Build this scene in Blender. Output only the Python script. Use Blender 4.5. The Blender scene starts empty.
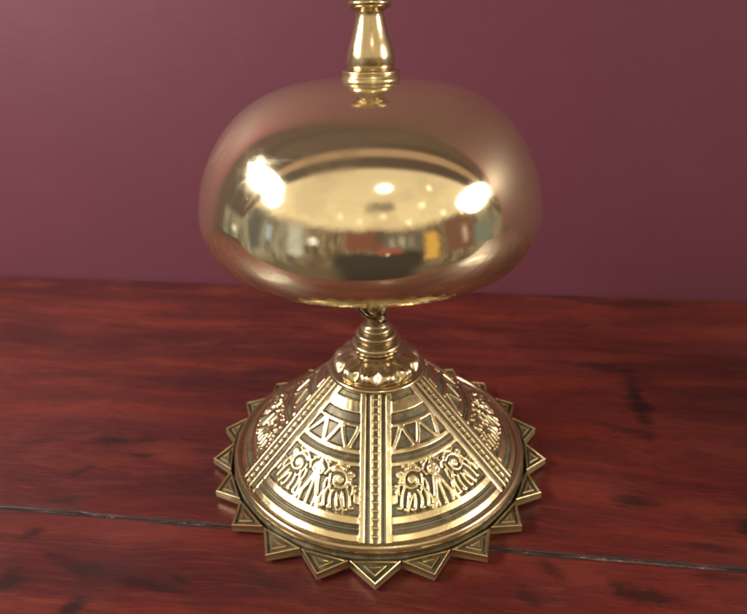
import bpy, math, random
import numpy as np
from mathutils import Vector, Matrix
random.seed(4); rng = np.random.default_rng(7)
C = bpy.context.scene
COL = C.collection
S = 0.065                      # metres per working unit (unit = radius of the toothed foot)
TZ = -0.075                    # table surface in working units
YAW = math.radians(-7.6)       # table and wall run a little askew to the camera

# ------------------------------------------------------------------ camera
cam_d = bpy.data.cameras.new('camera'); cam = bpy.data.objects.new('camera', cam_d); COL.objects.link(cam)
F, P, RL, D, H = 587.0, 0.463, -0.022, 2.862, 2.353
cam.location = (0, -D*S, (H-TZ)*S)
fw = Vector((0, math.cos(P), -math.sin(P))); up = Vector((0, math.sin(P), math.cos(P))); rt = Vector((1, 0, 0))
cr, sr = math.cos(RL), math.sin(RL)
rt2 = rt*cr + up*sr            # roll about the view axis
up2 = up*cr - rt*sr
m = Matrix((rt2, up2, -fw)).transposed()
cam.rotation_euler = m.to_euler()
cam_d.sensor_fit = 'HORIZONTAL'; cam_d.sensor_width = 36.0; cam_d.lens = F/747.0*36.0
cam_d.clip_start = 0.01; cam_d.clip_end = 50
cam_d.dof.use_dof = True; cam_d.dof.focus_distance = 2.75*S; cam_d.dof.aperture_fstop = 16.0
C.camera = cam
C.view_settings.view_transform = 'Standard'; C.view_settings.look = 'None'
C.view_settings.exposure = 0.0; C.view_settings.gamma = 1.0
C.render.filter_size = 2.0
C.cycles.filter_width = 2.0
C.cycles.use_denoising = True
C.cycles.max_bounces = 8

# ------------------------------------------------------------------ world: the dim warm room the brass mirrors
class NG:
    def __init__(s, tree): s.t = tree; s.n = tree.nodes; s.l = tree.links
    def new(s, kind, **kw):
        n = s.n.new(kind)
        for k, v in kw.items(): setattr(n, k, v)
        return n
    def put(s, sock, v):
        if v is None: return
        if isinstance(v, (int, float)): sock.default_value = v
        elif isinstance(v, (tuple, list)):
            sock.default_value = tuple(v) + ((1,) if len(v) == 3 and len(sock.default_value) == 4 else ())
        else: s.l.new(v, sock)
    def math(s, op, a, b=None, c=None, clamp=False):
        n = s.new('ShaderNodeMath', operation=op, use_clamp=clamp)
        s.put(n.inputs[0], a); s.put(n.inputs[1], b); s.put(n.inputs[2], c); return n.outputs[0]
    def ramp01(s, v, a, b):      # smooth 0..1 between a and b
        n = s.new('ShaderNodeMapRange', interpolation_type='SMOOTHSTEP')
        s.put(n.inputs['Value'], v); s.put(n.inputs['From Min'], a); s.put(n.inputs['From Max'], b); return n.outputs[0]
    def mix(s, f, a, b, mode='MIX'):
        n = s.new('ShaderNodeMix', data_type='RGBA', blend_type=mode)
        s.put(n.inputs[0], f); s.put(n.inputs[6], a); s.put(n.inputs[7], b); return n.outputs[2]
    def noise(s, vec, scale, detail=4, rough=.5, dist=0):
        n = s.new('ShaderNodeTexNoise'); s.put(n.inputs['Vector'], vec); s.put(n.inputs['Scale'], scale)
        s.put(n.inputs['Detail'], detail); s.put(n.inputs['Roughness'], rough); s.put(n.inputs['Distortion'], dist); return n.outputs[0]
    def mapping(s, vec, loc=(0,0,0), rot=(0,0,0), sc=(1,1,1)):
        n = s.new('ShaderNodeMapping'); s.put(n.inputs[0], vec); n.inputs[1].default_value = loc
        n.inputs[2].default_value = rot; n.inputs[3].default_value = sc; return n.outputs[0]

world = bpy.data.worlds.new('World'); C.world = world; world.use_nodes = True
g = NG(world.node_tree); bgn = g.n['Background']
tc = g.new('ShaderNodeTexCoord'); sp = g.new('ShaderNodeSeparateXYZ'); g.l.new(tc.outputs['Generated'], sp.inputs[0])
x, y, z = sp.outputs
DEG = 57.29578
az = g.math('MULTIPLY', g.math('ARCTAN2', x, g.math('MULTIPLY', y, -1)), DEG)
el = g.math('MULTIPLY', g.math('ARCSINE', z), DEG)
wx = g.noise(tc.outputs['Generated'], 6.0, 3, .6); wy = g.noise(g.mapping(tc.outputs['Generated'], (5, 3, 1)), 6.0, 3, .6)
az = g.math('ADD', az, g.math('MULTIPLY', g.math('SUBTRACT', wx, .5), 5)); el = g.math('ADD', el, g.math('MULTIPLY', g.math('SUBTRACT', wy, .5), 6))
phi = g.math('MULTIPLY', g.math('ARCTAN2', z, y), DEG)      # 0 = behind the wall, 90 = overhead, 180 = towards the room
nz = g.noise(tc.outputs['Generated'], 3.0, 3)
nzf = g.noise(tc.outputs['Generated'], 9.0, 3)
el2 = g.math('ADD', el, g.math('MULTIPLY', g.math('SUBTRACT', nz, .5), 6))
def box(a0, a1, e0, e1, s=2.0):
    s *= 1.9
    m = g.math('MULTIPLY', g.ramp01(az, a0-s, a0+s), g.ramp01(az, a1+s, a1-s))
    m2 = g.math('MULTIPLY', g.ramp01(el, e0-s, e0+s), g.ramp01(el, e1+s, e1-s))
    return g.math('MULTIPLY', m, m2)
ROOM = (.24, .15, .10)
cz = g.new('ShaderNodeCombineXYZ'); g.put(cz.inputs[0], g.math('MULTIPLY', az, .16)); g.put(cz.inputs[1], g.math('MULTIPLY', el, .035))
vst = g.noise(cz.outputs[0], 1.0, 4, .65)
colr = g.mix(g.ramp01(vst, .38, .62), (.12, .08, .055), (.38, .27, .17))                      # mid-height clutter of the room
colr = g.mix(box(-180, -50, -18, 16, 5), colr, g.mix(g.ramp01(vst, .36, .62), (.15, .14, .12), (.42, .38, .29)))
colr = g.mix(box(50, 110, -14, 14, 5), colr, g.mix(g.ramp01(vst, .36, .62), (.15, .10, .08), (.38, .32, .25)))
ceil = g.mix(g.ramp01(el, 15, 60), (1.25, 1.02, .68), (1.0, .82, .56))
ceil = g.mix(g.math('MULTIPLY', g.ramp01(nz, .45, .65), .45), ceil, (.80, .64, .42))
colr = g.mix(g.ramp01(el2, 11, 19), colr, ceil)
for a0, a1, e0, e1, c in (
    (-52, -42, -8, 14, (.75, .78, .74)), (-80, -72, -8, 14, (.10, .11, .12)), (-38, -33, 3, 7, (2.2, 2.2, 2.3)), (-68, -64, 0, 9, (.6, .75, .95)),
    (-16, 8, 0, 14, (.26, .07, .055)), (2, 12, 6, 13, (.10, .08, .06)), (8, 32, -4, 12, (.16, .14, .12)),
    (12, 14, 1, 9, (.7, .6, .5)), (18, 20, 1, 9, (.8, .75, .62)), (24, 25, 1, 9, (.55, .45, .42)),
    (33, 41, -12, 9, (.95, .55, .12)), (46, 66, -8, 15, (.22, .09, .06)), (58, 61, -2, 8, (.9, .7, .6)), (66, 80, -6, 6, (.22, .26, .24)),
    (-23, 30, -38, -3, (.022, .018, .018)), (4, 18, -4, 1, (.50, .10, .08)), (-3, 16, 28, 33, (.30, .26, .18))):
    colr = g.mix(box(a0, a1, e0, e1, 1.5), colr, c)
for a, e, w, c in ((8, 24, 2.2, (4, 3.6, 2.6)), (45, 37, 2.4, (4, 3.5, 2.5)), (35, 28, 2.6, (4, 3.5, 2.6)), (24, 19, 2.0, (3, 2.6, 1.8)),
                   (-20, 24, 2.4, (2.4, 2.1, 1.5)), (-8, 22, 2, (2.2, 2, 1.5)), (48, 20, 2.2, (3.6, 3.1, 2.3)), (-93, -2, 2.5, (2, 2, 1.7)),
                   (60, 16, 1.6, (3, 2.6, 2)), (-103, 18, 2.4, (3, 2.7, 2.1)), (10, -4, 1.5, (2, 1.7, 1.4)), (150, 78, 3, (3, 2.8, 2.4))):
    colr = g.mix(box(a-w*.5, a+w*.5, e-w*.5, e+w*.5, w*.5), colr, c)
# boxed-in beam running along the ceiling just in front of the wall
def pb(p0, p1, s): return g.math('MULTIPLY', g.ramp01(phi, p0-s, p0+s), g.ramp01(phi, p1+s, p1-s))
colr = g.mix(g.math('MULTIPLY', g.ramp01(phi, 123, 118), g.ramp01(z, .05, .12)), colr, (.075, .04, .03))
colr = g.mix(g.math('MULTIPLY', pb(103, 110, 2), g.ramp01(z, .1, .3)), colr, (.55, .34, .21))
colr = g.mix(g.math('MULTIPLY', pb(84, 97, 2), g.ramp01(z, .1, .3)), colr, (.12, .065, .05))
# below table height the room is dark
colr = g.mix(g.ramp01(el, -10, -26), colr, (.17, .12, .075))
colr = g.mix(box(-22, 28, -48, -6, 4), colr, (.025, .019, .018))
g.put(bgn.inputs[0], colr); bgn.inputs[1].default_value = 0.84

# ------------------------------------------------------------------ lamps of the room (mirrored as the bright patches)
def area(name, a, e, dist, w, h, power, color, shape='ELLIPSE', target=(0, 0, 1.5)):
    d = bpy.data.lights.new(name, 'AREA'); d.shape = shape; d.size = w; d.size_y = h; d.energy = power; d.color = color
    o = bpy.data.objects.new(name, d); COL.objects.link(o)
    a, e = math.radians(a), math.radians(e)
    v = Vector((math.sin(a)*math.cos(e), -math.cos(a)*math.cos(e), math.sin(e)))
    tg = Vector(target)*S - Vector((0, 0, TZ*S))
    o.location = tg + v*dist
    o.rotation_euler = v.to_track_quat('Z', 'Y').to_euler()
    return o
area('window_light', -79, 30.5, .62, .33, .13, 4.2, (1.0, .96, .90))
area('window_light_lower', -67, 24, .62, .14, .10, .8, (1.0, .96, .90))
area('lamp_light', 71, 21, 1.6, .72, .33, 12, (1.0, .93, .82))
area('lamp_light_lower', 69, 16.5, 1.6, .38, .20, 3.0, (1.0, .93, .82))
area('ceiling_light', 11, 43, 1.6, .24, .15, 2.5, (1.0, .90, .72))

# ------------------------------------------------------------------ helpers
def wpt(x, y, z): return (x*S, y*S, (z-TZ)*S)
def link(name, me, mat, parent=None, smooth=True):
    me.materials.append(mat)
    if smooth:
        me.polygons.foreach_set('use_smooth', [True]*len(me.polygons))
    o = bpy.data.objects.new(name, me); COL.objects.link(o)
    if parent is not None: o.parent = parent
    return o
def grid_mesh(name, V, closed_u=True, closed_v=False):
    """V: (nv, nu, 3) array in working units; u runs round."""
    nv, nu = V.shape[:2]
    co = (V*S).reshape(-1, 3).copy(); co[:, 2] -= TZ*S
    ui = np.arange(nu if closed_u else nu-1); vi = np.arange(nv if closed_v else nv-1)
    a, b = np.meshgrid(ui, vi); a2 = (a+1) % nu; b2 = (b+1) % nv
    f = np.stack([b*nu+a, b*nu+a2, b2*nu+a2, b2*nu+a], -1).reshape(-1, 4)
    me = bpy.data.meshes.new(name)
    me.vertices.add(len(co)); me.vertices.foreach_set('co', co.astype(np.float32).ravel())
    me.loops.add(f.size); me.loops.foreach_set('vertex_index', f.astype(np.int32).ravel())
    me.polygons.add(len(f)); me.polygons.foreach_set('loop_start', np.arange(0, f.size, 4, dtype=np.int32))
    me.update(calc_edges=True); me.validate()
    return me
def spline(pts, n=8):
    """Catmull-Rom through (r,z); a repeated point makes a crisp corner."""
    P = np.array(pts, float); out = []
    for i in range(len(P)-1):
        if np.allclose(P[i], P[i+1]): continue
        p1, p2 = P[i], P[i+1]
        p0 = P[i-1] if i > 0 and not np.allclose(P[i-1], p1) else p1-(p2-p1)*.3
        p3 = P[i+2] if i+2 < len(P) and not np.allclose(P[i+2], p2) else p2+(p2-p1)*.3
        for t in np.linspace(0, 1, n, endpoint=False):
            out.append(.5*((2*p1)+(-p0+p2)*t+(2*p0-5*p1+4*p2-p3)*t*t+(-p0+3*p1-3*p2+p3)*t**3))
    out.append(P[-1]); return np.array(out)
def lathe(name, prof, mat, parent=None, nu=160, cx=0.0, mod=None, n=8, raw=False):
    pr = np.array(prof, float) if raw else spline(prof, n)
    th = np.linspace(0, 2*np.pi, nu, endpoint=False)
    r = pr[:, 0:1]*np.ones(nu); zz = pr[:, 1:2]*np.ones(nu)
    if mod is not None: r, zz = mod(r, zz, th)
    V = np.stack([r*np.cos(th)+cx, r*np.sin(th), zz], -1)
    return link(name, grid_mesh(name, V[::1]), mat, parent)
def empty(name, loc, label, cat):
    o = bpy.data.objects.new(name, None); COL.objects.link(o); o.location = loc
    o.empty_display_size = .02
    o['label'] = label; o['category'] = cat; return o

# ------------------------------------------------------------------ materials
def brass(name, base, tarn, rough=(.06, .16), tamount=.35, bump=0.0, relief=False, nscale=60, metal=1.0):
    m = bpy.data.materials.new(name); m.use_nodes = True; g = NG(m.node_tree); b = g.n['Principled BSDF']
    tc = g.new('ShaderNodeTexCoord').outputs['Object']
    n1 = g.noise(tc, nscale, 5, .6, .3); n2 = g.noise(tc, nscale*5, 4, .6); n3 = g.noise(tc, nscale*.35, 3, .5, .6)
    mask = g.math('MULTIPLY', g.ramp01(n1, .48, .72), tamount)
    c = g.mix(mask, base, tarn)
    spots = g.ramp01(n2, .70, .76)
    c = g.mix(g.math('MULTIPLY', spots, .5*tamount+.1), c, (tarn[0]*.5, tarn[1]*.5, tarn[2]*.5))
    r = g.math('ADD', g.math('MULTIPLY', g.ramp01(n3, .35, .7), rough[1]-rough[0]), rough[0])
    r = g.math('ADD', r, g.math('MULTIPLY', mask, .3))
    if name == 'polished_brass':
        fp = g.noise(g.mapping(tc, (3, 1, 2), (.4, .3, .9), (18, 18, 60)), 1.0, 5, .7, 1.5)
        r = g.math('ADD', r, g.math('MULTIPLY', g.ramp01(fp, .54, .66), .07))
        c = g.mix(g.math('MULTIPLY', g.ramp01(fp, .56, .70), .22), c, (.62, .50, .32))
        dust = g.new('ShaderNodeTexVoronoi'); g.put(dust.inputs['Vector'], tc); dust.inputs['Scale'].default_value = 420
        dm = g.math('MULTIPLY', g.ramp01(dust.outputs['Distance'], .07, .03), g.ramp01(n1, .50, .58))
        c = g.mix(g.math('MULTIPLY', dm, .6), c, (.38, .30, .20)); r = g.math('ADD', r, g.math('MULTIPLY', dm, .4))
    met = metal
    hgt = n2
    if relief:
        at = g.new('ShaderNodeAttribute', attribute_name='relief').outputs['Fac']
        low = g.math('SUBTRACT', 1.0, g.ramp01(at, .25, .85))
        pat = g.mix(g.ramp01(n1, .4, .62), (.078, .064, .036), (.165, .142, .088))
        pat = g.mix(g.math('MULTIPLY', g.ramp01(n3, .58, .72), .6), pat, (.17, .26, .19))
        pat = g.mix(g.math('MULTIPLY', g.ramp01(n2, .5, .7), .5), pat, (.30, .22, .11))
        c = g.mix(low, c, pat)
        r = g.math('ADD', g.math('MULTIPLY', low, .24), r)
        met = g.math('SUBTRACT', 1.0, g.math('MULTIPLY', low, .55))
    g.put(b.inputs['Base Color'], c); g.put(b.inputs['Roughness'], r); g.put(b.inputs['Metallic'], met)
    if bump:
        bn = g.new('ShaderNodeBump'); bn.inputs['Strength'].default_value = bump; bn.inputs['Distance'].default_value = .0004
        g.put(bn.inputs['Height'], g.math('ADD', n1, g.math('MULTIPLY', n2, .35)))
        g.l.new(bn.outputs[0], b.inputs['Normal'])
    return m
M_bell = brass('polished_brass', (.86, .74, .49), (.60, .48, .28), (.040, .11), .34, .06, nscale=45, metal=.94)
M_turn = brass('turned_brass', (.51, .405, .235), (.24, .17, .09), (.15, .28), .65, .16, nscale=90, metal=.92)
M_cast = brass('cast_brass', (.81, .68, .39), (.42, .33, .16), (.18, .30), .55, .45, relief=True, nscale=70)
M_tooth = brass('tarnished_brass', (.62, .50, .26), (.28, .22, .10), (.26, .42), .7, .55, relief=True, nscale=80)
M_iron = brass('dark_metal', (.20, .15, .10), (.07, .05, .04), (.25, .4), .6, .3)

def wood_mat(name, seed, knots_shade):
    m = bpy.data.materials.new(name); m.use_nodes = True; g = NG(m.node_tree); b = g.n['Principled BSDF']
    raw = g.new('ShaderNodeTexCoord').outputs['Object']
    # object space is already aligned with the plank; work in units of S
    base = g.mapping(raw, (seed*3.1, seed*1.7, 0), (0, 0, 0), (1/S, 1/S, 1/S))
    wob = g.noise(g.mapping(base, sc=(.35, .9, 1)), 1.0, 3, .5)
    def stretch(sx, sy, off=0):
        v = g.mapping(base, (off, off*.7, off*.3), (0, 0, 0), (sx, sy, 1))
        c = g.new('ShaderNodeCombineXYZ'); g.put(c.inputs[1], g.math('MULTIPLY', wob, sy*.55))
        a = g.new('ShaderNodeVectorMath', operation='ADD'); g.l.new(v, a.inputs[0]); g.l.new(c.outputs[0], a.inputs[1]); return a.outputs[0]
    big = g.noise(stretch(.35, 1.3), 1.0, 4, .55, .4)
    mid = g.noise(stretch(.42, 4.2, 5), 1.0, 4, .55, .3)
    fine = g.noise(stretch(2.2, 38, 9), 1.0, 4, .6)
    fibre = g.noise(stretch(5.0, 130, 3), 1.0, 3, .6); pores = g.noise(stretch(9.0, 90, 31), 1.0, 2, .5)
    pat = g.noise(stretch(1.0, 2.6, 14), 1.0, 5, .6, .8)
    c = g.mix(g.ramp01(big, .34, .66), (.060, .0088, .0082), (.114, .0175, .0138))
    c = g.mix(g.math('MULTIPLY', g.ramp01(mid, .46, .72), .70), c, (.165, .024, .012))
    c = g.mix(g.math('MULTIPLY', g.ramp01(mid, .47, .33), .55), c, (.040, .008, .008))
    c = g.mix(g.math('MULTIPLY', g.ramp01(fine, .52, .70), .18), c, (.19, .048, .028))
    c = g.mix(g.math('MULTIPLY', g.ramp01(fine, .46, .30), .26), c, (.034, .009, .008))
    c = g.mix(g.math('MULTIPLY', g.ramp01(pat, .62, .78), .45), c, (.028, .010, .010))
    c = g.mix(g.math('MULTIPLY', g.ramp01(pores, .60, .70), .55), c, (.026, .007, .006))
    c = g.mix(g.math('MULTIPLY', g.ramp01(fibre, .54, .70), .28), c, (.23, .052, .026))
    blo = g.noise(g.mapping(base, (7, 3, 0), (0, 0, 0), (.8, 2.3, 1)), 1.6, 5, .62, .4)
    c = g.mix(g.math('MULTIPLY', g.ramp01(blo, .50, .70), .38), c, (.190, .038, .022))
    c = g.mix(g.math('MULTIPLY', g.ramp01(blo, .46, .32), .50), c, (.040, .010, .010))
    # knot marks, other dark marks and some painted-in shade, each with its own place and shape: (x, y, half length, half width, angle, depth)
    nk = g.noise(g.mapping(base, sc=(.7, 1.5, 1)), 5.0, 5, .65); nk2 = g.noise(stretch(3.0, 16, 21), 1.0, 4, .65)
    sepb = g.new('ShaderNodeSeparateXYZ'); g.l.new(g.mapping(raw, sc=(1/S, 1/S, 1/S)), sepb.inputs[0])
    for (kx, ky, kl, kw, ka, kd) in knots_shade:
        dx = g.math('SUBTRACT', sepb.outputs[0], kx); dy = g.math('SUBTRACT', sepb.outputs[1], ky)
        ca, sa = math.cos(ka), math.sin(ka)
        u = g.math('DIVIDE', g.math('ADD', g.math('MULTIPLY', dx, ca), g.math('MULTIPLY', dy, sa)), kl)
        v = g.math('DIVIDE', g.math('SUBTRACT', g.math('MULTIPLY', dy, ca), g.math('MULTIPLY', dx, sa)), kw)
        d = g.math('SQRT', g.math('ADD', g.math('MULTIPLY', u, u), g.math('MULTIPLY', v, v)))
        d = g.math('ADD', d, g.math('ADD', g.math('MULTIPLY', g.math('SUBTRACT', nk, .5), 3.2), g.math('MULTIPLY', g.math('SUBTRACT', nk2, .5), 2.2)))
        c = g.mix(g.math('MULTIPLY', g.ramp01(d, 1.5, .1), kd), c, (.016, .007, .006))
    # grime rubbed into the edges of the seam
    sd = g.math('ABSOLUTE', g.math('SUBTRACT', sepb.outputs[1], SEAM))
    sd = g.math('SUBTRACT', sd, g.math('MULTIPLY', nk2, .030))
    grime = g.math('MULTIPLY', g.ramp01(sd, .016, -.004), g.math('ADD', .35, g.math('MULTIPLY', g.ramp01(nk, .40, .55), .6)))
    c = g.mix(grime, c, (.020, .009, .008))
    g.put(b.inputs['Base Color'], c)
    sm = g.noise(base, 1.6, 4, .6)
    r = g.math('ADD', g.math('MULTIPLY', g.ramp01(sm, .35, .7), .16), .33)
    r = g.math('ADD', r, g.math('MULTIPLY', g.ramp01(fine, .45, .3), .08))
    g.put(b.inputs['Roughness'], r); b.inputs['Specular IOR Level'].default_value = .4
    r2 = g.math('ADD', r, g.math('MULTIPLY', grime, .4)); g.put(b.inputs['Roughness'], r2)
    b.inputs['Coat Weight'].default_value = .16; b.inputs['Coat Roughness'].default_value = .13
    bn = g.new('ShaderNodeBump'); bn.inputs['Strength'].default_value = .32; bn.inputs['Distance'].default_value = .0006
    g.put(bn.inputs['Height'], g.math('ADD', g.math('ADD', g.math('MULTIPLY', fine, .35), g.math('MULTIPLY', fibre, .18)), g.math('ADD', g.math('MULTIPLY', mid, .6), g.math('MULTIPLY', pat, .5))))
    g.l.new(bn.outputs[0], b.inputs['Normal'])
    bc = g.new('ShaderNodeBump'); bc.inputs['Strength'].default_value = .15; bc.inputs['Distance'].default_value = .0006
    g.put(bc.inputs['Height'], g.math('ADD', mid, g.math('MULTIPLY', sm, 1.5))); g.l.new(bc.outputs[0], b.inputs['Coat Normal'])
    return m

# ------------------------------------------------------------------ wall (painted, slightly uneven)
def frame(px, py):   # table frame -> working units
    c, s = math.cos(YAW), math.sin(YAW); return (px*c-py*s, px*s+py*c)
BACK = 2.385; SEAM = -.680           # along the table frame's y
mw = bpy.data.materials.new('burgundy_paint'); mw.use_nodes = True; g = NG(mw.node_tree); b = g.n['Principled BSDF']
tco = g.new('ShaderNodeTexCoord').outputs['Object']
n1 = g.noise(tco, 7, 4, .6); n2 = g.noise(tco, 260, 3, .6); n3 = g.noise(tco, 60, 4, .6)
cw = g.mix(n1, (.110, .0265, .044), (.132, .034, .057)); cw = g.mix(g.math('MULTIPLY', g.ramp01(n3, .5, .7), .25), cw, (.132, .038, .064))
g.put(b.inputs['Base Color'], cw); b.inputs['Roughness'].default_value = .6; b.inputs['Specular IOR Level'].default_value = .35
bn = g.new('ShaderNodeBump'); bn.inputs['Strength'].default_value = .13; bn.inputs['Distance'].default_value = .0008
g.put(bn.inputs['Height'], g.math('ADD', n2, g.math('MULTIPLY', n3, 1.5))); g.l.new(bn.outputs[0], b.inputs['Normal'])
import bmesh
def box_bm(bm, x0, x1, y0, y1, z0, z1):
    vs = [bm.verts.new((x, y, z)) for x in (x0, x1) for y in (y0, y1) for z in (z0, z1)]
    for f in ((0,1,3,2), (4,6,7,5), (0,4,5,1), (2,3,7,6), (0,2,6,4), (1,5,7,3)): bm.faces.new([vs[i] for i in f])
    return vs
bm = bmesh.new(); box_bm(bm, -24*S, 24*S, (BACK+.03)*S, (BACK+1.3)*S, -11*S, 21*S)
me = bpy.data.meshes.new('wall'); bmesh.ops.recalc_face_normals(bm, faces=bm.faces); bm.to_mesh(me)
wall = link('wall', me, mw, None, False); wall.rotation_euler = (0, 0, YAW); wall['kind'] = 'structure'

# ------------------------------------------------------------------ table: two visible planks, a worn seam between
table = empty('wooden_table', (0, 0, 0), 'dark red varnished plank table top under the brass bell', 'table')
table.rotation_euler = (0, 0, YAW)
def inv(x, y):
    c, s = math.cos(-YAW), math.sin(-YAW); return (x*c-y*s, x*s+y*c)
knots_shade_back = []
kn_front = []
from math import pi
def unproject(px, py):
    u = px-373.5; v = py-307
    u, v = u*cr+v*sr, -u*sr+v*cr
    w = rt*(u/F)+fw-up*(v/F); t = (TZ-H)/w.z
    return inv(w.x*t, -D+w.y*t)
# where the knot marks and other dark marks of this board lie, measured off the photograph: ends of each mark's long axis and its width
for (x0, y0, x1, y1, w, d) in ((85, 441, 145, 441, .040, .90), (135, 455, 152, 456, .035, .7), (70, 476, 90, 468, .03, .6), (52, 500, 75, 500, .03, .55), (80, 436, 20, 444, .03, .5),
                            (560, 362, 632, 368, .075, .70), (628, 372, 646, 424, .075, .95), (612, 503, 655, 500, .06, .80), (738, 522, 756, 530, .07, .95), (520, 292, 610, 298, .10, .75), (610, 306, 700, 304, .10, .70),  # the pair along the back edge is shade beside the bell, painted into the wood
                            (470, 505, 560, 520, .05, .5), (690, 545, 747, 552, .03, .5), (240, 372, 300, 372, .05, .55), (295, 328, 330, 330, .05, .5), (100, 324, 150, 327, .04, .35), (600, 425, 665, 437, .05, .6)):
    a = unproject(x0, y0); b_ = unproject(x1, y1)
    knots_shade_back.append(((a[0]+b_[0])/2, (a[1]+b_[1])/2, math.hypot(b_[0]-a[0], b_[1]-a[1])/2+.02, w, math.atan2(b_[1]-a[1], b_[0]-a[0]), d))
for (x0, y0, x1, y1, w, d) in ((25, 535, 42, 532, .035, .85), (0, 572, 20, 578, .07, .9), (55, 562, 130, 578, .035, .7), (120, 575, 195, 598, .035, .7), (68, 606, 84, 604, .05, .95), (175, 578, 190, 584, .02, .8),
                            (48, 555, 56, 556, .015, .7), (540, 562, 560, 575, .04, .6), (600, 590, 690, 600, .05, .8), (690, 575, 747, 580, .03, .5), (520, 590, 540, 610, .04, .5), (230, 560, 300, 600, .03, .35)):
    a = unproject(x0, y0); b_ = unproject(x1, y1)
    kn_front.append(((a[0]+b_[0])/2, (a[1]+b_[1])/2, math.hypot(b_[0]-a[0], b_[1]-a[1])/2+.02, w, math.atan2(b_[1]-a[1], b_[0]-a[0]), d))
M_w1 = wood_mat('red_varnished_wood', 1.0, knots_shade_back); M_w2 = wood_mat('red_varnished_wood_front', 2.3, kn_front)

def plank(name, y0, y1, mat, x0=-13, x1=13, th=.5, seed=0):
    """Board with slightly wandering, worn, rounded long edges; top is gently uneven away from the bell."""
    rg = np.random.default_rng(seed)
    nx = 700; xs = np.linspace(x0, x1, nx)
    def wander(amp):
        w = np.zeros(nx)
        for k in range(1, 90): w += rg.normal()*np.sin(xs*k*.55+rg.uniform(0, 6.28))/k**.9
        return w/np.abs(w).max()*amp
    def chips(amp):
        w = np.clip(rg.normal(size=nx), 1.1, 3)-1.1
        return np.convolve(w, [.25, .5, .25], 'same')*amp
    e0 = y0+wander(.006)+chips(.008); e1 = y1-wander(.006)-chips(.008)
    rd = .008
    rows = [(e0, -th), (e0, -.06), (e0+.001, -rd), (e0+rd*.3, -rd*.35), (e0+rd, -.0005), (e0+rd*2.2, 0)]
    for t in np.linspace(0, 1, 26)[1:-1]: rows.append((e0*(1-t)+e1*t, 0))
    rows += [(e1-rd*2.2, 0), (e1-rd, -.0005), (e1-rd*.3, -rd*.35), (e1-.001, -rd), (e1, -.06), (e1, -th)]
    V = np.stack([np.stack([xs, yy*np.ones(nx), (TZ+zz)*np.ones(nx)], -1) for yy, zz in rows])
    me = grid_mesh(name, V, closed_u=False, closed_v=True)
    return link(name, me, mat, table)
plank('plank', SEAM+.007, BACK, M_w1, seed=1)
plank('plank', -2.35, SEAM-.007, M_w2, seed=2)
# the dusty filler lying in the seam
md = bpy.data.materials.new('seam_dust'); md.use_nodes = True; g = NG(md.node_tree); b = g.n['Principled BSDF']
tco = g.new('ShaderNodeTexCoord').outputs['Object']
nn = g.noise(g.mapping(tco, sc=(1, 2, 1)), 340, 4, .7); nb = g.noise(g.mapping(tco, sc=(1, .2, 1)), 38, 3, .6)
cd = g.mix(g.ramp01(nb, .40, .62), (.025, .012, .010), (.10, .06, .05)); cd = g.mix(g.math('MULTIPLY', g.ramp01(nn, .58, .70), g.ramp01(nb, .45, .6)), cd, (.42, .34, .29))
cd = g.mix(g.ramp01(nn, .48, .36), cd, (.02, .01, .01))
g.put(b.inputs['Base Color'], cd); b.inputs['Roughness'].default_value = .6
nx = 1500; xs = np.linspace(-13, 13, nx); rows = []
for yy in np.linspace(SEAM-.020, SEAM+.020, 7):
    zz = TZ-.007+rng.normal(size=nx)*.0022-((yy-SEAM)/.02)**2*.010
    rows.append(np.stack([xs, yy+0*xs, zz], -1))
link('seam_filler', grid_mesh('seam_filler', np.stack(rows), closed_u=False), md, table)

# ------------------------------------------------------------------ THE BELL
CX = .012
bell = empty('counter_bell', wpt(CX, 0, TZ), 'antique brass counter bell with domed gong and pierced cone foot on the red table', 'bell')
_z = TZ
class _P: pass
def at_bell(o): o.parent = bell; o.matrix_parent_inverse = Matrix.Identity(4); o.location = (-CX*S, 0, 0); return o

# --- cone foot with cast relief
R0, Z0, R1, Z1 = .262, .548, .838, .036
NA, NT = 1920, 330
LT = math.hypot(R1-R0, Z1-Z0); SEC = math.radians(60); RIB0 = math.radians(-90-2)
th = np.linspace(0, 2*np.pi, NA, endpoint=False); tt = np.linspace(0, 1, NT)
def sst(a, b, v):
    u = np.clip((v-a)/(b-a), 0, 1); return u*u*(3-2*u)
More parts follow.
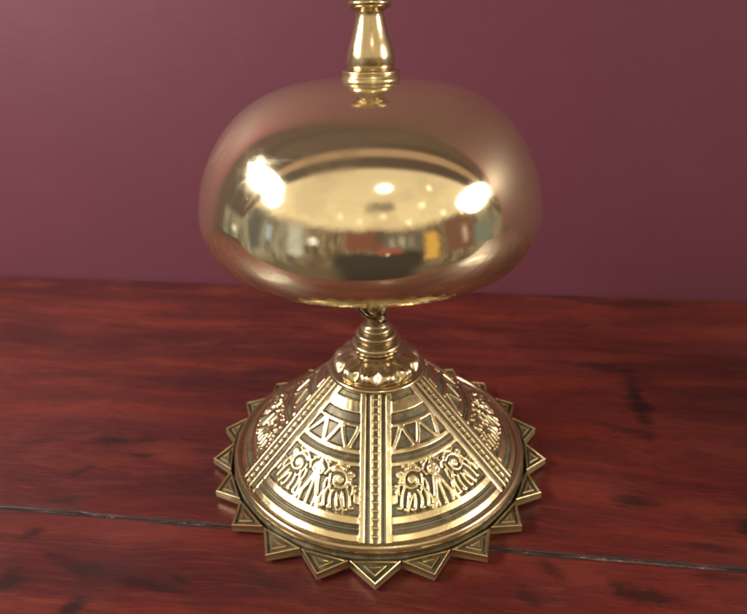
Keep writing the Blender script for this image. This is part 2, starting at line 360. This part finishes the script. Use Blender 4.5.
# scroll ornament of one panel: signed-distance raster over half a panel (mirrored)
def scroll_field():
    nx_, ny_ = 260, 200
    X, Y = np.meshgrid(np.linspace(0, 1, nx_)*.25, np.linspace(0, 1, ny_)*.28)
    segs = []
    def poly(pts, w=.0062):
        for a, b_ in zip(pts[:-1], pts[1:]): segs.append((a[0]*.25, a[1]*.28, b_[0]*.25, b_[1]*.28, w))
    def bez(p0, p1, p2, w=.0062, n=10):
        p0, p1, p2 = map(np.array, (p0, p1, p2)); poly([tuple((1-t)**2*p0+2*t*(1-t)*p1+t*t*p2) for t in np.linspace(0, 1, n+1)], w)
    def spiral(cx, cy, r0, r1, a0, turns, w=.006):
        a = np.linspace(0, 1, 26); ang = a0+turns*2*np.pi*a; rr = r0+(r1-r0)*a
        poly([(cx+q*math.cos(b_), cy+q*math.sin(b_)*.9) for q, b_ in zip(rr, ang)], w)
    bez((0, .02), (.02, .45), (.26, .98), .0085); poly([(0, .42), (0, .98)], .006)         # central split leaf
    bez((0, .10), (.16, .16), (.13, .30), .006); bez((.13, .30), (.08, .36), (.02, .28), .005)
    bez((.10, .50), (.18, .70), (.15, .96), .0045)
    spiral(.60, .34, .25, .06, -2.3, 1.35, .0070)                                             # big curl
    spiral(.88, .20, .11, .03, 2.0, 1.2, .0055)
    for (x0_, y0_, xc, yc, x1_, y1_, hk) in ((.42,.46,.28,.66,.36,.90,-1), (.50,.56,.42,.74,.50,.90,-1), (.60,.60,.58,.76,.63,.90,1), (.70,.57,.74,.72,.76,.88,1), (.79,.46,.88,.60,.88,.84,1), (.88,.36,1.0,.50,.98,.72,1)):
        bez((x0_, y0_), (xc, yc), (x1_, y1_), .0052)
        spiral(x1_+hk*.032, y1_, .034, .014, math.pi if hk > 0 else 0, -.62 if hk > 0 else .62, .0046)
    bez((.22, .30), (.30, .10), (.56, .03), .0055); bez((.52, .03), (.72, .10), (.80, .04), .005); bez((.30, .36), (.24, .50), (.30, .62), .005)
    bez((.60, .03), (.97, .30), (.93, .55), .0045)
    bez((.30, .62), (.22, .78), (.27, .96), .0045); spiral(.40, .14, .07, .02, .6, 1.1, .0045); bez((.20, .06), (.24, .16), (.34, .17), .0045)
    bez((.74, .46), (.86, .36), (.97, .40), .0050); bez((.90, .60), (.96, .48), (.99, .46), .0045); bez((.64, .62), (.70, .74), (.77, .93), .0040)
    spiral(.20, .80, .045, .015, 0, 1.0, .0040); bez((.34, .26), (.36, .50), (.46, .60), .0045); bez((.10, .02), (.16, .08), (.26, .05), .0045)
    poly([(.58, .34), (.62, .36)], .012); poly([(.07, .22), (.075, .225)], .008); poly([(.89, .20), (.90, .20)], .010)
    Dm = np.full(X.shape, 9.)
    for ax, ay, bx, by, w in segs:
        dx, dy = bx-ax, by-ay; L2 = dx*dx+dy*dy+1e-12
        t = np.clip(((X-ax)*dx+(Y-ay)*dy)/L2, 0, 1)
        Dm = np.minimum(Dm, np.hypot(X-ax-t*dx, Y-ay-t*dy)-w*1.18)
    return Dm
SF = scroll_field()
def relief(TH, T):
    R = R0+(R1-R0)*T
    loc = ((TH-RIB0) % SEC)-SEC/2                    # 0 at panel centre
    X = R*loc; side = np.sign(loc)
    sr_ = R*(SEC/2-np.abs(loc))                      # distance from rib centre line
    w = np.maximum(R*SEC/2-.100, .012)
    p = np.clip(np.abs(X)/w, 0, 1)
    Yd = T*LT
    e = .0045
    h = np.zeros_like(T)
    # rib: beaded strip, groove, flat bar
    h = np.maximum(h, 1-sst(.027, .027+e, sr_))
    h = np.maximum(h, sst(.054-e, .054, sr_)*(1-sst(.080, .080+e, sr_)))
    bead = (Yd/.040) % 1.0
    bx_ = np.maximum(np.abs(bead-.5)*.040-.002, np.abs(sr_)-.0025)
    ins = 1-sst(.0085, .0125, bx_)
    h = h-.75*ins*(sr_ < .026)
    inpan = sst(.080, .080+e, sr_)
    gapv = sst(.086, .092, sr_)
    def bar(a, b_): return sst(a-.007, a, T)*(1-sst(b_, b_+.007, T))
    hp = np.zeros_like(T)
    for a, b_ in ((-.1, .022), (.072, .156), (.228, .252), (.398, .430), (.480, .508), (.818, .866), (.926, .972)):
        hp = np.maximum(hp, bar(a, b_))
    # slots are closed at their ends by the side bars; zigzag of triangles between two bars
    w2 = np.maximum(R*SEC/2-.084, .012)
    q = (T-.240)/(.412-.240); zn = (q > 0)*(q < 1)
    k = 2.5; s_ = (X/w2*k+.5) % 2.0; tri = np.abs(s_-1.0)
    dz = np.abs(tri-q)/np.hypot(k/w2, 1/(.172*LT))
    hp = np.maximum(hp, (1-sst(.0085, .0085+e*1.3, dz))*zn)
    hp = np.maximum(hp, .35*bar(.449, .458)); hp = np.maximum(hp, .4*bar(.892, .900))
    # scroll panel
    zs = (T > .500)*(T < .826); qs = np.clip((T-.506)/(.822-.506), 0, 1)
    ix = np.clip(p*(SF.shape[1]-1), 0, SF.shape[1]-1.001); iy = np.clip(qs*(SF.shape[0]-1), 0, SF.shape[0]-1.001)
    i0 = ix.astype(int); j0 = iy.astype(int); fx = ix-i0; fy = iy-j0
    d = SF[j0, i0]*(1-fx)*(1-fy)+SF[j0, i0+1]*fx*(1-fy)+SF[j0+1, i0]*(1-fx)*fy+SF[j0+1, i0+1]*fx*fy
    hp = np.maximum(hp, (1-sst(-.001, .0055, d))*zs)
    # bars end a little short of the side bar except every other, softening the corners
    h = np.maximum(h, hp*inpan)
    return h
TT, THH = np.meshgrid(tt, th, indexing='ij')
h = relief(THH, TT)
# casting unevenness (low frequency) and wear
wav = .10*np.sin(THH*23+TT*17)*np.sin(TT*41+THH*11)+.08*np.sin(THH*57-TT*29)
hh = h*(1+.12*wav)+.05*wav
# soften a little, as worn casting
k_ = np.array([.25, .5, .25]); 
hs = .25*np.roll(hh, 1, 1)+.5*hh+.25*np.roll(hh, -1, 1)
hs[1:-1] = .25*hs[:-2]+.5*hs[1:-1]+.25*hs[2:]
hs = .25*np.roll(hs, 1, 1)+.5*hs+.25*np.roll(hs, -1, 1); hs[1:-1] = .25*hs[:-2]+.5*hs[1:-1]+.25*hs[2:]
nrm = (Z0-Z1)/LT, (R1-R0)/LT                         # outward normal (r, z)
DEP = .0125
Rg = R0+(R1-R0)*TT; Zg = Z0+(Z1-Z0)*TT
Rg = Rg+nrm[0]*(hs-1)*DEP; Zg = Zg+nrm[1]*(hs-1)*DEP
V = np.stack([Rg*np.cos(THH), Rg*np.sin(THH), Zg], -1)
me = grid_mesh('cone_foot', V[::-1]+np.array([CX, 0, 0]))
atr = me.attributes.new('relief', 'FLOAT', 'POINT'); atr.data.foreach_set('value', hs[::-1].astype(np.float32).ravel())
cone = at_bell(link('cone_foot', me, M_cast))
def lathe_b(name, prof, mat, **kw): return at_bell(lathe(name, prof, mat, cx=kw.pop('cx', CX), **kw))
# --- rim moulding round the cone
lathe_b('rim_moulding', [(.820, .046), (.830, .058), (.844, .062), (.857, .054), (.864, .038), (.864, .018), (.858, .004), (.850, -.004)], M_turn, nu=260)
# --- underplate and teeth
plate = lathe_b('base_plate', [(.70, .0), (.862, -.004), (.862, -.004), (.868, -.012), (.866, -.072), (.866, -.072), (.862, TZ), (.70, TZ)], M_tooth, nu=200)
NTH = 22
def tooth_mesh(k):
    rg = random.Random(k)
    a0 = math.radians(-90-2)+(k)*2*math.pi/NTH
    hw = math.pi/NTH*.985
    rv = .890; tip = 1.0+rg.uniform(-.012, .006)
    def P_(r, a): return np.array([r*math.cos(a), r*math.sin(a)])
    T_ = P_(tip, a0+rg.uniform(-.004, .004)); L_ = P_(rv, a0-hw); R_ = P_(rv, a0+hw); Li = P_(.845, a0-hw); Ri = P_(.845, a0+hw)
    Cn = (T_*1.0+L_+R_)/3
    bm = bmesh.new()
    nseg = 6
    def ring(shrink, z, blunt=0.0):
        """outline polygon L_ -> T_ -> R_ shrunk to the centroid"""
        pts = []
        for t in np.linspace(0, 1, nseg+1): pts.append(L_*(1-t)+T_*t)
        for t in np.linspace(0, 1, nseg+1)[1:]: pts.append(T_*(1-t)+R_*t)
        for t in np.linspace(0, 1, nseg+1)[1:-1]: pts.append(R_*(1-t)+L_*t)
        out = []
        for p in pts:
            q = Cn+(p-Cn)*shrink
            out.append(bm.verts.new(wpt(q[0]+CX, q[1], z-(.0 if z < -.03 else max(0, math.hypot(q[0], q[1])-.88)*.09))))
        return out
    bot = TZ+.020
    rel = bm.verts.layers.float.new('relief')
    spec = [(.96, bot, .35), (1.0, bot+.004, .5), (1.0, -.008, .9), (.985, -.001, 1.), (.95, .001, 1.), (.86, .001, 1.), (.80, -.004, .4), (.74, -.014, 0.), (.50, -.014, 0.), (.46, -.008, .4), (.40, -.003, .9), (.24, -.003, .9), (.16, -.009, .2), (.05, -.010, .2)]
    rings = []
    for s_, z_, v_ in spec:
        rr = ring(s_, z_)
        for q in rr: q[rel] = v_
        rings.append(rr)
    for a, b_ in zip(rings[:-1], rings[1:]):
        n = len(a)
        for i in range(n): bm.faces.new((a[i], a[(i+1) % n], b_[(i+1) % n], b_[i]))
    bm.faces.new(rings[-1]); bm.faces.new(rings[0][::-1])
    # root tucked under the moulding
    bmesh.ops.recalc_face_normals(bm, faces=bm.faces)
    me = bpy.data.meshes.new('tooth'); bm.to_mesh(me); bm.free(); return me
for k in range(NTH):
    o = link('tooth', tooth_mesh(k), M_tooth, plate)
    o.data.polygons.foreach_set('use_smooth', [False]*len(o.data.polygons))
    o.matrix_parent_inverse = Matrix.Identity(4)

# --- lobed boss on top of the cone
lathe_b('collar_ring', [(.250, .530), (.266, .532), (.278, .540), (.281, .551), (.274, .562), (.258, .567), (.240, .567)], M_turn, nu=200)
def lobes(r, zz, th_):
    amt = np.exp(-((zz-.618)/.032)**2)
    g_ = np.abs(np.cos(6*(th_+.26)))
    vein = np.exp(-((np.mod(6*(th_+.26)+np.pi/2, np.pi)-np.pi/2)/.16)**2)
    return r*(1-.10*(1-g_**.8)*amt-.022*vein*amt), zz-.010*(1-g_)*amt
lathe_b('leaf_boss', [(.240, .563), (.240, .563), (.250, .574), (.254, .590), (.249, .609), (.234, .626), (.210, .638), (.182, .646), (.158, .652), (.145, .658), (.145, .658), (.136, .664), (.125, .670)], M_turn, nu=360, mod=lobes, n=10)
# --- turned stem
lathe_b('stem', [(.108, .655), (.120, .672), (.136, .684), (.144, .701), (.138, .719), (.122, .729), (.106, .733), (.106, .733), (.110, .741), (.119, .754), (.118, .771), (.106, .782), (.088, .787), (.088, .787),
                 (.092, .796), (.088, .808), (.078, .818), (.068, .832), (.064, .86), (.064, .90), (.074, .930), (.070, .96), (.062, 1.0), (.055, 1.3), (.045, 2.03)], M_turn, nu=120)
# striker bracket low on the stem, under the gong
def tube(name, pts, rad, mat, nu=14, sub=8):
    P_ = []
    pts = np.array(pts, float)
    Q = np.vstack([2*pts[0]-pts[1], pts, 2*pts[-1]-pts[-2]])
    for i in range(1, len(Q)-2):
        for t in np.linspace(0, 1, sub, endpoint=False):
            p0, p1, p2, p3 = Q[i-1:i+3]
            P_.append(.5*((2*p1)+(-p0+p2)*t+(2*p0-5*p1+4*p2-p3)*t*t+(-p0+3*p1-3*p2+p3)*t**3))
    P_.append(pts[-1]); P_ = np.array(P_)
    T_ = np.gradient(P_, axis=0); T_ /= np.linalg.norm(T_, axis=1)[:, None]
    ref = np.array([0, 1, .01]); rows = []
    for i, (p, t) in enumerate(zip(P_, T_)):
        a = np.cross(t, ref); a /= np.linalg.norm(a); b_ = np.cross(t, a)
        r_ = rad(i/(len(P_)-1)) if callable(rad) else rad
        th_ = np.linspace(0, 2*np.pi, nu, endpoint=False)
        rows.append(p+r_*(np.cos(th_)[:, None]*a+np.sin(th_)[:, None]*b_))
    return link(name, grid_mesh(name, np.array(rows)), mat)
at_bell(tube('striker_arm', [(CX+.02, -.05, .875), (CX-.05, -.055, .900), (CX-.080, -.06, .935), (CX-.105, -.06, .98), (CX-.14, -.05, 1.06), (CX-.30, -.03, 1.25), (CX-.52, 0, 1.40)], lambda t: .014-.004*t, M_iron))
at_bell(tube('pivot_bolt', [(CX+.03, -.075, .905), (CX+.03, -.10, .905), (CX+.03, -.115, .905)], lambda t: .026, M_iron))
lathe_b('striker_knob', [(.001, 1.36), (.03, 1.365), (.05, 1.39), (.052, 1.42), (.04, 1.45), (.001, 1.462)], M_turn, nu=40, cx=CX-.55)

# --- gong: flattened dome with curled-in lip, real wall thickness
BX = -.004
rm, zm, ztop, n_, m_ = .834, 1.496, 2.088, 3.25, 1.66
t = np.linspace(0, 1, 90)
ro = rm*np.cos(t*np.pi/2)**(2/n_); zo = zm+(ztop-zm)*np.sin(t*np.pi/2)**(2/m_)
u = np.linspace(0, 1, 24)[1:]
rl = rm-(rm-.764)*u**2.0; zl = zm-(zm-1.307)*u
outer = np.stack([np.concatenate([ro[::-1], rl]), np.concatenate([zo[::-1], zl])], 1)   # top -> lip
outer[0, 0] = .0005
lip = np.array([(.7625, 1.307), (.760, 1.302), (.756, 1.299), (.750, 1.299), (.744, 1.302), (.740, 1.308)])
inn = outer[::-1].copy(); inn[:, 0] = np.maximum(inn[:, 0]-.030, .0005); inn[:, 1] = np.where(inn[:, 1] > zm, zm+(inn[:, 1]-zm)*.955, inn[:, 1])
dome = np.vstack([outer, lip, inn[3:]])
# resample evenly enough; outer curve dense near the flattened crown
lathe_b('gong_dome', dome, M_bell, nu=320, cx=BX, raw=True)

# --- collars and tapering finial that carries the push button
lathe_b('finial_collar', [(.128, 2.050), (.134, 2.070), (.137, 2.080), (.136, 2.090), (.131, 2.100), (.127, 2.108), (.127, 2.108), (.131, 2.112), (.132, 2.120), (.128, 2.127), (.116, 2.131), (.102, 2.132)], M_turn, nu=140)
lathe_b('finial_neck', [(.100, 2.122), (.104, 2.132), (.109, 2.148), (.110, 2.166), (.107, 2.190), (.097, 2.225), (.084, 2.262), (.073, 2.298), (.065, 2.335), (.062, 2.356), (.064, 2.366), (.075, 2.372), (.088, 2.380), (.094, 2.392), (.091, 2.404), (.078, 2.412), (.060, 2.416)], M_turn, nu=120)
lathe_b('push_button', [(.055, 2.414), (.058, 2.43), (.075, 2.445), (.108, 2.458), (.128, 2.478), (.130, 2.50), (.118, 2.53), (.088, 2.556), (.045, 2.57), (.001, 2.573)], M_turn, nu=100)
